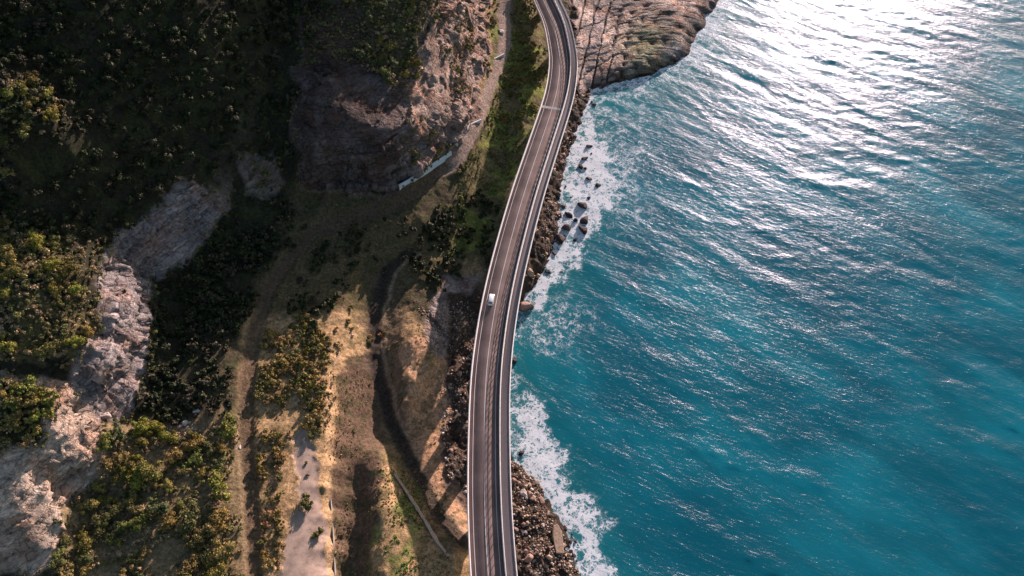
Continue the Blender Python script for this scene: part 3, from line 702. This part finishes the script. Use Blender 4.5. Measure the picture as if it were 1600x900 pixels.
# ------------------------------------------------------------ vegetation
def icos(sub=1):
    import bmesh
    bm = bmesh.new(); bmesh.ops.create_icosphere(bm, subdivisions=sub, radius=1)
    V = np.array([v.co[:] for v in bm.verts]); Fc = np.array([[v.index for v in f.verts] for f in bm.faces]); bm.free(); return V, Fc
I2, F2 = icos(2); I3, F3 = icos(3)
def crown(seed, r, h, nleaf, leaf, tint, spread=.9, lobes=5):
    """leaf clumps on and inside several lobes; returns verts, quads, tint"""
    rs = np.random.RandomState(seed); V = []; C_ = []
    lc = rs.randn(lobes, 3)*np.array([r*.5, r*.5, h*.16]); lc[:, 2] = np.abs(lc[:, 2])+h*.45
    lr = r*(.22+.42*rs.rand(lobes)**1.5); lt = .75+.5*rs.rand(lobes)
    li = rs.randint(0, lobes, nleaf)
    d = rs.randn(nleaf, 3); d[:, 2] = d[:, 2]*.9+.25; d /= np.linalg.norm(d, axis=1)[:, None]
    rad = lr[li]*(.72+.36*rs.rand(nleaf)**.7)
    c = lc[li]+d*rad[:, None]*np.array([1, 1, .8*h/(r*1.6)+.25])
    n_ = d+rs.randn(nleaf, 3)*.55; n_ /= np.linalg.norm(n_, axis=1)[:, None]
    a = np.cross(n_, rs.randn(nleaf, 3)); a /= np.linalg.norm(a, axis=1)[:, None]; b = np.cross(n_, a)
    s = leaf*(.5+.8*rs.rand(nleaf))[:, None]; el = (.5+.5*rs.rand(nleaf))[:, None]
    V = np.stack([c-a*s, c-b*s*el, c+a*s, c+b*s*el], 1).reshape(-1, 3)
    V += rs.randn(*V.shape)*leaf*.12
    Fq = np.arange(nleaf*4).reshape(-1, 4)
    tv = np.array(tint)*(lt[li]*(.7+.6*rs.rand(nleaf)))[:, None]
    yel = (rs.rand(nleaf) < .14)[:, None]; tv = np.where(yel, tv*np.array([1.7, 1.45, 1.3]), tv)
    T = np.repeat(tv, 4, 0)
    # filler core in a darker leaf tint so the crown is not hollow
    for k in range(lobes):
        cv = I2*lr[k]*.68*np.array([1, 1, .85])+lc[k]; o = len(V)
        V = np.vstack([V, cv]); q = F2+o; Fq = np.vstack([Fq, np.concatenate([q, q[:, 2:3]], 1)]) if False else Fq
        T = np.vstack([T, np.tile(np.array(tint)*.55, (len(cv), 1))]); tri_store.append(q)
    return V, Fq, T
tri_store = []
def crown_mesh(name, seed, *a, **k):
    global tri_store; tri_store = []
    V, Fq, T = crown(seed, *a, **k)
    V[:, 2] = np.maximum(V[:, 2], -.1)
    me = bpy.data.meshes.new(name); me.from_pydata(V.tolist(), [], Fq.tolist()+np.vstack(tri_store).tolist())
    at_ = me.attributes.new('tint', 'FLOAT_COLOR', 'POINT'); at_.data.foreach_set('color', np.concatenate([T, np.ones((len(T), 1))], 1).astype(np.float32).ravel())
    me.materials.append(M['foliage']); me.update(); return me
NB = [(.14,.145,.055),(.17,.165,.05),(.11,.115,.045),(.21,.165,.08)]
tree_me = [crown_mesh('crown', 20+i, 2.9, 4.6, 1500, .22, NB[i % 3], lobes=12) for i in range(5)]
shrub_me = [crown_mesh('shrub', 40+i, 1.35, 1.7, 520, .15, NB[i % 4], lobes=8) for i in range(6)]
def trunk_mesh(seed):
    rs = random.Random(seed); m_ = MB()
    def limb(a, b, r0, r1):
        a = Vector(a); b = Vector(b); d = (b-a).normalized(); x = d.orthogonal().normalized(); y = d.cross(x)
        V = [a+(x*math.cos(k*1.047)+y*math.sin(k*1.047))*r0 for k in range(6)]+[b+(x*math.cos(k*1.047)+y*math.sin(k*1.047))*r1 for k in range(6)]
        m_.add(V, [(k, (k+1) % 6, 6+(k+1) % 6, 6+k) for k in range(6)])
    top = (rs.uniform(-.3,.3), rs.uniform(-.3,.3), 2.2); limb((0,0,-.8), top, .22, .13)
    for k in range(5):
        a = k*1.26+rs.random(); limb(top, (top[0]+1.5*math.cos(a), top[1]+1.5*math.sin(a), 3.3+rs.random()), .1, .03)
    me = bpy.data.meshes.new('trunk'); me.from_pydata([tuple(v) for v in m_.v], [], m_.f); me.materials.append(M['bark']); me.update(); return me
trunk_me = [trunk_mesh(k) for k in range(3)]
gPX, gPY = pr(GX, GY, H)
cellA = np.outer(np.gradient(gy), np.gradient(gx))
inview = (gPX > -60) & (gPX < 1150) & (gPY > -60) & (gPY < 960) & (np.hypot(SL, 0) < 2.6)
EX = fbm(GX/10, GY/10, o=4, s=301)*52; EY = fbm(GX/10, GY/10, o=4, s=303)*52; CLUMP = fbm(GX/8, GY/8, o=4, s=305)
def scatter(poly, n, mind, seed, rockmax=.35, extra=None, roadmax=.3, clump=True):
    rs = np.random.RandomState(seed)
    m_ = (poly_sd(poly, gPX+EX, gPY+EY) > 0) & (CLUMP > -.12-.5*(not clump)) & inview & (rock <= rockmax) & (np.maximum(road2, np.maximum(road, track)) <= roadmax) & (H > .3)
    if extra is not None: m_ &= extra
    id_ = np.nonzero(m_.ravel())[0]
    if not len(id_): return []
    w = cellA.ravel()[id_]; pick = rs.choice(id_, size=min(n*6, len(id_)), replace=False, p=w/w.sum())
    out = []; grid = {}
    for k in pick:
        x, y = GX.ravel()[k]+rs.rand()*.4, GY.ravel()[k]+rs.rand()*.4; key = (int(x//mind), int(y//mind)); ok = True
        for a in (-1, 0, 1):
            for b in (-1, 0, 1):
                for q in grid.get((key[0]+a, key[1]+b), ()):
                    if (q[0]-x)**2+(q[1]-y)**2 < mind*mind: ok = False
        if ok:
            grid.setdefault(key, []).append((x, y)); out.append((x, y, H.ravel()[k]))
            if len(out) >= n: break
    return out
def put(me, nm, p, s, col, label, cat, group, trunk=None):
    if trunk is None:
        o = bpy.data.objects.new(nm, me); COL.objects.link(o); c = o
    else:
        o = bpy.data.objects.new(nm, None); COL.objects.link(o)
        c = bpy.data.objects.new('crown', me); COL.objects.link(c); c.parent = o
        t = bpy.data.objects.new('trunk', trunk); COL.objects.link(t); t.parent = o
    c.color = (*col, 1)
    o.location = (p[0], p[1], p[2]-.15); o.rotation_euler = (random.uniform(-.08,.08), random.uniform(-.08,.08), random.uniform(0, 6.28))
    o.scale = (s*random.uniform(.85,1.2), s*random.uniform(.85,1.2), s*random.uniform(.8,1.15))
    tag(o, label, cat, group); return o
def tone(base=(1, 1, 1), v=.25):
    k = random.uniform(1-v, 1+v); h = random.uniform(-.1, .12)
    return (base[0]*k*(1+h), base[1]*k, base[2]*k*(1-h*.5))
OL, YG, BR, DK = (1.35, 1.15, .95), (1.35, 1.35, .8), (1.75, 1.3, 1.3), (.8, .85, .9)
BLS = [(100,680),(230,670),(300,690),(380,640),(384,910),(100,910),(112,800)]
BEN = [(398,500),(420,485),(520,500),(522,560),(512,650),(460,678),(395,600)]
LTO = [(-20,350),(60,380),(165,440),(165,480),(130,560),(-20,565)]
NTO = [(540,-20),(695,-20),(655,65),(625,128),(600,110),(560,60)]
# trees: (zone, number, spacing, scale range, tones, label)
LUP = [(-20,130),(60,118),(95,200),(90,262),(-20,275)]
TZ_ = [(LUP, 16, 3.8, (.6,1.0), (OL, YG, BR), 'bushy tree on the small sunlit spur at the upper left edge of the forest', 'trees on the upper left spur'),
       (BLS, 60, 3.4, (.45,1.2), (OL, YG, DK, BR), 'rounded olive green tree in the dense bush at the bottom left of the valley', 'trees in the bush at the bottom left'),
       (LTO, 20, 4.0, (.6,.95), (OL, YG, BR), 'bushy sunlit tree on top of the left rock buttress', 'trees on top of the left buttress'),
       (NTO, 34, 3.8, (.6,.9), (OL, DK), 'dark green tree on top of the rocky nose', 'trees on top of the rocky nose')]
for poly, n_, md, sr, tn, lab, grp in TZ_:
    for k, p in enumerate(scatter(poly, n_, md, 300+n_, 1.1 if 'nose' in lab else .6, clump='bottom' in lab)):
        put(tree_me[k % 5], 'tree', p, random.uniform(*sr), tone(random.choice(tn)), lab, 'tree', grp, trunk_me[k % 3])
SZ_ = [(BEN, 95, 1.9, (.8,1.5), (OL, OL, BR, DK), 'low olive brown shrub in the dense scrub above the pale gravel track', 'shrubs in the scrub above the gravel track'),
       ([(395,680),(450,680),(468,745),(440,800),(445,860),(415,900),(398,900)], 22, 2.2, (.8,1.5), (BR, OL), 'tawny shrub on the left side of the pale gravel track', 'shrubs left of the gravel track'),
       ([(545,490),(585,470),(590,540),(560,560),(530,545)], 12, 1.8, (.6,1.0), (BR, OL), 'small tawny shrub between the scrub and the dark gully', 'shrubs beside the dark gully'),
       ([(790,60),(848,60),(850,150),(835,200),(790,200),(765,170)], 42, 2.0, (.7,1.3), (YG, OL), 'sunlit green shrub on the slope between old road and bridge', 'shrubs between the old road and the bridge'),
       ([(705,130),(738,120),(748,0),(718,40)], 26, 2.2, (.8,1.5), (OL, DK), 'dark shrub growing on the right face of the rocky nose', 'shrubs on the right face of the nose'),
       ([(650,210),(690,205),(705,225),(672,245),(655,238)], 10, 2.0, (.8,1.3), (OL,), 'green shrub on the ledge above the pale curved wall', 'shrubs above the curved wall'),
       ([(-10,605),(60,600),(76,640),(60,690),(-10,690)], 26, 2.0, (.9,1.6), (OL, YG), 'shrub on the sunlit ledge of the lower left rock buttress', 'shrubs on the lower left ledge')]
for poly, n_, md, sr, tn, lab, grp in SZ_:
    rm = 1.1 if 'nose' in lab or 'ledge' in lab else .35
    for k, p in enumerate(scatter(poly, n_, md, 400+n_, rm, clump=rm < 1)):
        put(shrub_me[k % 6], 'shrub', p, random.uniform(*sr), tone(random.choice(tn)), lab, 'shrub', grp)
for x, y, s_, lab in ((478,788,1.9,'large dark shrub standing at the right edge of the gravel track'), (497,838,1.3,'small dark shrub at the right edge of the gravel track, lowest one'),
                      (479,725,.45,'tiny dark shrub on the bare gravel track, upper of the two'), (481,743,.45,'tiny dark shrub on the bare gravel track, lower of the two')):
    q = at(x, y); put(shrub_me[2], 'shrub', q, s_, (1.1, 1.0, .7), lab, 'shrub', None)
# uncountable cover: forest in the shade, undergrowth
def cover(name, pts, kinds, srange, tones, label=None, seed=1, nleaf=170, leaf=.5):
    rs = np.random.RandomState(seed); base = []
    global tri_store
    for k in range(6):
        tri_store = []
        V, Fq, T = crown(900+seed*10+k, *kinds, nleaf, leaf, (1, 1, 1), lobes=4)
        base.append((V, Fq, np.vstack(tri_store), T))
    VV = []; FF = []; TT = []; o = 0; F3_ = []
    for i, p in enumerate(pts):
        V, Fq, Ft, T = base[i % 6]; a = rs.rand()*6.28; s = rs.uniform(*srange); c_, s_ = math.cos(a), math.sin(a)
        W = V*s*np.array([rs.uniform(.8,1.25), rs.uniform(.8,1.25), rs.uniform(.75,1.2)])
        W = np.stack([W[:, 0]*c_-W[:, 1]*s_, W[:, 0]*s_+W[:, 1]*c_, W[:, 2]], 1)+np.array([p[0], p[1], p[2]-.3])
        VV.append(W); FF.append(Fq+o); F3_.append(Ft+o); o += len(W)
        cc = np.array(tones[rs.randint(len(tones))])*rs.uniform(.7, 1.3); TT.append(T*cc)
    VV = np.vstack(VV); TT = np.vstack(TT); q = np.vstack(FF); t3 = np.vstack(F3_)
    me = bpy.data.meshes.new(name)
    me.vertices.add(len(VV)); me.vertices.foreach_set('co', VV.astype(np.float32).ravel())
    lo = np.concatenate([q.ravel(), t3.ravel()]).astype(np.int32)
    me.loops.add(len(lo)); me.loops.foreach_set('vertex_index', lo)
    st = np.concatenate([np.arange(len(q))*4, len(q)*4+np.arange(len(t3))*3]).astype(np.int32)
    me.polygons.add(len(st)); me.polygons.foreach_set('loop_start', st)
    at_ = me.attributes.new('tint', 'FLOAT_COLOR', 'POINT'); at_.data.foreach_set('color', np.concatenate([TT, np.ones((len(TT), 1))], 1).astype(np.float32).ravel())
    me.update(calc_edges=True); me.materials.append(M['foliage'])
    ob = bpy.data.objects.new(name, me); COL.objects.link(ob); tag(ob, label, name.replace('_', ' '), kind='stuff'); return ob
FOR = [(-60,-60),(560,-60),(480,60),(440,60),(450,180),(420,250),(290,282),(225,325),(150,360),(100,360),(60,372),(-60,345)]
VAL = [(240,445),(355,340),(450,325),(440,395),(390,480),(372,560),(355,640),(300,640),(215,645),(236,560)]
GT = [(.038,.046,.018),(.05,.05,.025),(.03,.04,.018),(.06,.052,.032)]  # forest and valley tints, lowered to deepen the shade on the slope
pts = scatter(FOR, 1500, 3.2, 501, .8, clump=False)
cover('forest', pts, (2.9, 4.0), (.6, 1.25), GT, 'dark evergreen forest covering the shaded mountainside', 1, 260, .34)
pts = scatter(VAL, 560, 1.9, 502, .7)+scatter([(440,360),(640,335),(690,400),(600,440),(480,500),(410,500)], 60, 2.4, 518)+scatter([(690,330),(760,320),(750,440),(640,440),(640,400)], 90, 2.2, 519)
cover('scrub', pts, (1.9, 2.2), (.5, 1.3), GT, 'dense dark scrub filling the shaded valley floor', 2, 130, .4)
LG = [(.15,.145,.055),(.23,.185,.09),(.32,.24,.13),(.15,.15,.05),(.36,.26,.15)]
pts = scatter(LUP, 150, 1.8, 533, .8, clump=False)+scatter(BLS, 1000, 1.5, 503, .8)+scatter(LTO, 760, 1.35, 504, .8, clump=False)+scatter([(-20,340),(60,355),(175,385),(165,480),(60,400)], 160, 1.4, 534, .8, clump=False)+scatter(NTO, 420, 1.6, 505, 1.1, clump=False)+scatter([(700,130),(735,120),(750,-10),(722,-10),(712,60)], 120, 1.6, 515, 1.1, clump=False)+scatter([(640,190),(690,200),(705,225),(672,250),(645,240)], 50, 1.6, 516, 1.1)+scatter([(-20,595),(65,595),(78,645),(60,695),(-20,695)], 120, 1.6, 517, 1.1, clump=False)
cover('undergrowth', pts, (1.3, 1.5), (.5, 1.3), LG, 'mixed green and tawny undergrowth between the sunlit trees', 3, 200, .17)
margin = (rock > .12) & (rock < .9) & (PX < 700) & (Z0 > 22)
cover('cliff_scrub', scatter([(-60,-60),(700,-60),(700,330),(400,700),(-60,960)], 520, 1.5, 531, .9, margin, clump=False), (1.2, 1.4), (.4, 1.2), LG[:1]+LG[3:4]+[(.2,.16,.08)], 'scrub rooted in the ledges and margins of the rock faces', 8, 170, .17)
pts = scatter(BEN, 260, 1.2, 506)+scatter([(385,640),(440,690),(440,860),(420,910),(395,910)], 160, 1.4, 507)+scatter([(505,500),(545,520),(522,660),(514,660)], 40, 1.6, 508)
cover('heath', pts, (.8, .9), (.5, 1.3), [(.26,.18,.08),(.15,.13,.05),(.3,.2,.1)], 'low tawny heath on the bench around the gravel track', 4, 90, .14)
pts = scatter([(785,-20),(850,-20),(858,100),(845,170),(800,270),(740,330),(680,330),(740,210),(780,130)], 600, 1.3, 509)
cover('green_scrub', pts, (.9, .9), (.5, 1.4), [(.16,.17,.04),(.11,.12,.035),(.24,.18,.08)], 'low green scrub on the slope left of the bridge', 5, 90, .15)
pts = scatter([(585,690),(640,740),(720,850),(690,910),(580,910)], 700, .8, 510)+scatter([(625,520),(690,540),(700,700),(730,840),(655,740),(618,640)], 260, 1.1, 511)
pts += scatter([(450,345),(650,335),(690,420),(600,470),(480,490),(410,500)], 500, 1.3, 512)+scatter([(515,560),(585,560),(580,910),(518,910)], 500, 1.1, 513)
cover('dry_grass', pts, (.45, .4), (.5, 1.4), [(.42,.28,.15),(.34,.22,.1),(.24,.22,.08)], 'tufts of dry golden grass on the mounds left of the bridge', 6, 26, .13)
pts = scatter([(592,790),(640,790),(655,870),(620,910),(590,910)], 230, .8, 514)
cover('green_grass', pts, (.6, .4), (.5, 1.4), [(.13,.24,.03),(.2,.24,.05)], 'patch of bright green grass in the sunlit wedge of dry grass', 7, 30, .14)

# ------------------------------------------------------------ boulders
def boulder_mesh(seed, flat=.75):
    rs = np.random.RandomState(seed); V = I3.copy()
    for _ in range(11):                                    # chop flat facets
        d = rs.randn(3); d /= np.linalg.norm(d); lim = .38+.4*rs.rand(); t = V@d; V = V-np.outer(np.maximum(t-lim, 0), d)
    V = V*(1+.09*fbm(V[:, 0]*2.2+seed, V[:, 1]*2.2, V[:, 2]*2.2, o=3, s=seed))[:, None]*np.array([1.15, .85, flat])
    return mesh_np('boulder', V, F3, M['boulder'], link=False)
bm_ = [boulder_mesh(60+k, .55+.08*k) for k in range(6)]
def boulder(px=None, py=None, r=1.0, col=(.3,.22,.17), lab='', grp=None, p=None, z=None, nm='boulder'):
    q = Vector(p) if p is not None else at(px, py)
    if z is not None:
        x, y = un(px, py, z); q = Vector((x, y, z))
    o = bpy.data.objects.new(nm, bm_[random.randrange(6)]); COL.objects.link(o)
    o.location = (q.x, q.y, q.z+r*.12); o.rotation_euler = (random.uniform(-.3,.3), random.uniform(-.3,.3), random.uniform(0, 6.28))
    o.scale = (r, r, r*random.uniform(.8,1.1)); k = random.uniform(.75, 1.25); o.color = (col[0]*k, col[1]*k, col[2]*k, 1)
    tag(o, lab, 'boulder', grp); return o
tan, pale, redd, dark = (.44,.31,.22), (.6,.5,.45), (.36,.22,.17), (.11,.08,.08)
def field(poly, n_, md, rr_, cols, lab, grp, seed, rockmax=1.1, zlim=None):
    ps = scatter(poly, n_, md, seed, rockmax, None if zlim is None else (Z0 < zlim), clump=False)
    for p in ps: boulder(None, None, random.uniform(*rr_)*random.choice((.5, .6, .8, 1, 1.2, 1.7)), random.choice(cols), lab, grp, p=p)
LRB = [(800,722),(845,742),(870,785),(890,830),(905,880),(915,912),(810,912),(802,820)]
URB = [(905,150),(915,170),(900,215),(886,255),(874,300),(880,340),(862,385),(840,430),(815,455),(826,400),(846,340),(862,270),(885,190)]
field(LRB, 92, 1.4, (.7,1.15), (tan, tan, redd, pale), 'tan boulder in the boulder beach right of the bridge at the bottom', 'boulders of the beach right of the bridge', 601)
field(URB, 62, 1.8, (.7,1.35), (tan, redd, dark), 'dark brown boulder on the steep shore between bridge and foam', 'boulders of the steep shore', 602)
field([(700,545),(738,540),(730,640),(728,780),(705,740),(700,640)], 40, 1.4, (.5,.95), (tan, pale, redd), 'tan boulder in the rubble strip along the left of the bridge', 'boulders along the left of the bridge', 603)
field([(245,665),(290,640),(318,655),(320,695),(290,705),(265,690)], 28, 1.2, (.35,.8), (pale, (.5,.36,.3)), 'pale pinkish boulder in the rock pile in the valley bush', 'boulders of the rock pile in the bush', 604)
for x, y, r, lab in ((909,322,1.9,'largest dark rock standing in the white foam'), (888,337,1.8,'dark rock awash at the left of the foam patch'), (920,310,1.3,'small dark rock at the top of the foam patch'),
                     (914,345,2.0,'broad flat dark rock in the middle of the foam'), (911,359,2.0,'black square rock at the lower end of the foam patch'), (876,375,2.5,'brown rock touching the shore below the foam patch'),
                     (886,357,2.2,'long low rock lying across the foam near the shore'), (900,344,1.1,'small round rock between larger ones in the foam'), (822,481,2.6,'reddish rock standing beside the parapet of the bridge'),
                     (814,709,1.4,'dark rock in the foam above the boulder beach'), (935,290,1.2,'small rock far out at the right edge of the foam'), (920,280,1.3,'dark rock in the upper foam streak'),
                     (907,262,1.5,'dark rock close to shore in the upper foam streak'), (921,230,1.2,'small awash rock below the rock platform'), (1112,8,2.6,'dark rock off the tip of the headland')):
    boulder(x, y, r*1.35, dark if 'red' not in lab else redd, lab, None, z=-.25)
SHA = np.array(SHORE[12:25], float)
for k in range(34):
    t = random.uniform(0, len(SHA)-1.01); i = int(t); a = SHA[i]*(1-t+i)+SHA[i+1]*(t-i); far = random.random()**1.6*34
    boulder(a[0]+2+far, a[1]+random.uniform(-4, 4)+far*.3, random.choice((.5,.7,.9,1.2,1.7)), dark if far > 8 else redd, 'dark wet rock lying at the water edge in the surf below the bridge', 'rocks at the edge of the surf', z=-.2)
SHB = np.array(SHORE[30:38], float)
for k in range(19):
    t = random.uniform(0, len(SHB)-1.01); i = int(t); a = SHB[i]*(1-t+i)+SHB[i+1]*(t-i); far = random.random()**2*16
    boulder(a[0]+far, a[1], random.choice((.5,.7,.9,1.2)), (.2,.12,.10), 'wet reddish rock at the outer edge of the boulder beach', 'wet rocks at the edge of the boulder beach', z=-.1)
for x, y, r, lab in ((783,50,2.0,'big pale boulder beside the old road near the top'), (308,643,1.5,'big pale boulder at the right top of the rock pile'), (165,652,2.2,'pale block at the foot of the sunlit rock buttress'),
                     (306,702,1.0,'pale boulder below the rock pile in the bush'), (550,525,1.0,'lone tan boulder beside the dark gully'), (375,700,.9,'lone pale boulder beside the shaded old road')):
    boulder(x, y, r, pale, lab, None)
q = at(872, 845); m_ = MB()   # the long flat slab on the beach
V = [(-1.6,-4.6,0),(1.2,-4.9,0),(1.5,2.4,0),(.4,5.0,0),(-1.2,4.6,0),(-1.9,1.0,0)]
V2 = [(x*.94, y*.96, 1.1+.02*y) for x, y, z in V]; V0 = [(x, y, -1.0) for x, y, z in V]
m_.add(V0+V2, [(i, (i+1) % 6, 6+(i+1) % 6, 6+i) for i in range(6)]+[(6,7,8,9,10,11),(5,4,3,2,1,0)])
o = m_.build('boulder', M['slab'], None, False, .12); o.location = (q.x, q.y, q.z+.5); o.rotation_euler = (.05,.1,.12)
tag(o, 'long flat slab of tan rock lying on the boulder beach', 'boulder')
# small stones nobody could count
ps = scatter(LRB, 1300, .65, 611, 1.1, clump=False)+scatter(URB, 1100, .8, 612, 1.1, clump=False)+scatter([(690,440),(742,440),(738,780),(700,740),(695,560),(650,500)], 900, .8, 613, 1.1)+scatter([(240,660),(300,635),(325,690),(290,712)], 250, .6, 614, 1.1)
VV = []; FF = []; CC = []; o_ = 0; I1, F1 = icos(2)
rs = np.random.RandomState(5); var = []
for k in range(5):
    V = I1.copy()
    for _ in range(9):
        d = rs.randn(3); d /= np.linalg.norm(d); t = V@d; V = V-np.outer(np.maximum(t-(.5+.3*rs.rand()), 0), d)
    var.append(V)
cols = np.array([(.42,.3,.22),(.5,.42,.37),(.3,.19,.14),(.2,.15,.12)])
for p in ps:
    s = .22+.4*rs.rand()**2; a = rs.rand()*6.28; V = var[rs.randint(5)]*s*np.array([1.2,.85,.7])
    V = np.stack([V[:, 0]*math.cos(a)-V[:, 1]*math.sin(a), V[:, 0]*math.sin(a)+V[:, 1]*math.cos(a), V[:, 2]], 1)+np.array(p)
    VV.append(V); FF.append(F1+o_); o_ += len(V); CC.append(np.tile(cols[rs.randint(4)]*rs.uniform(.6, 1.2), (len(V), 1)))
CC = np.vstack(CC)
o = mesh_np('stones', np.vstack(VV), np.vstack(FF), M['ground'], attrs={'tint': CC, 'rock': np.zeros(len(CC))})
tag(o, 'small loose stones filling the gaps of the boulder beaches', 'stones', kind='stuff')
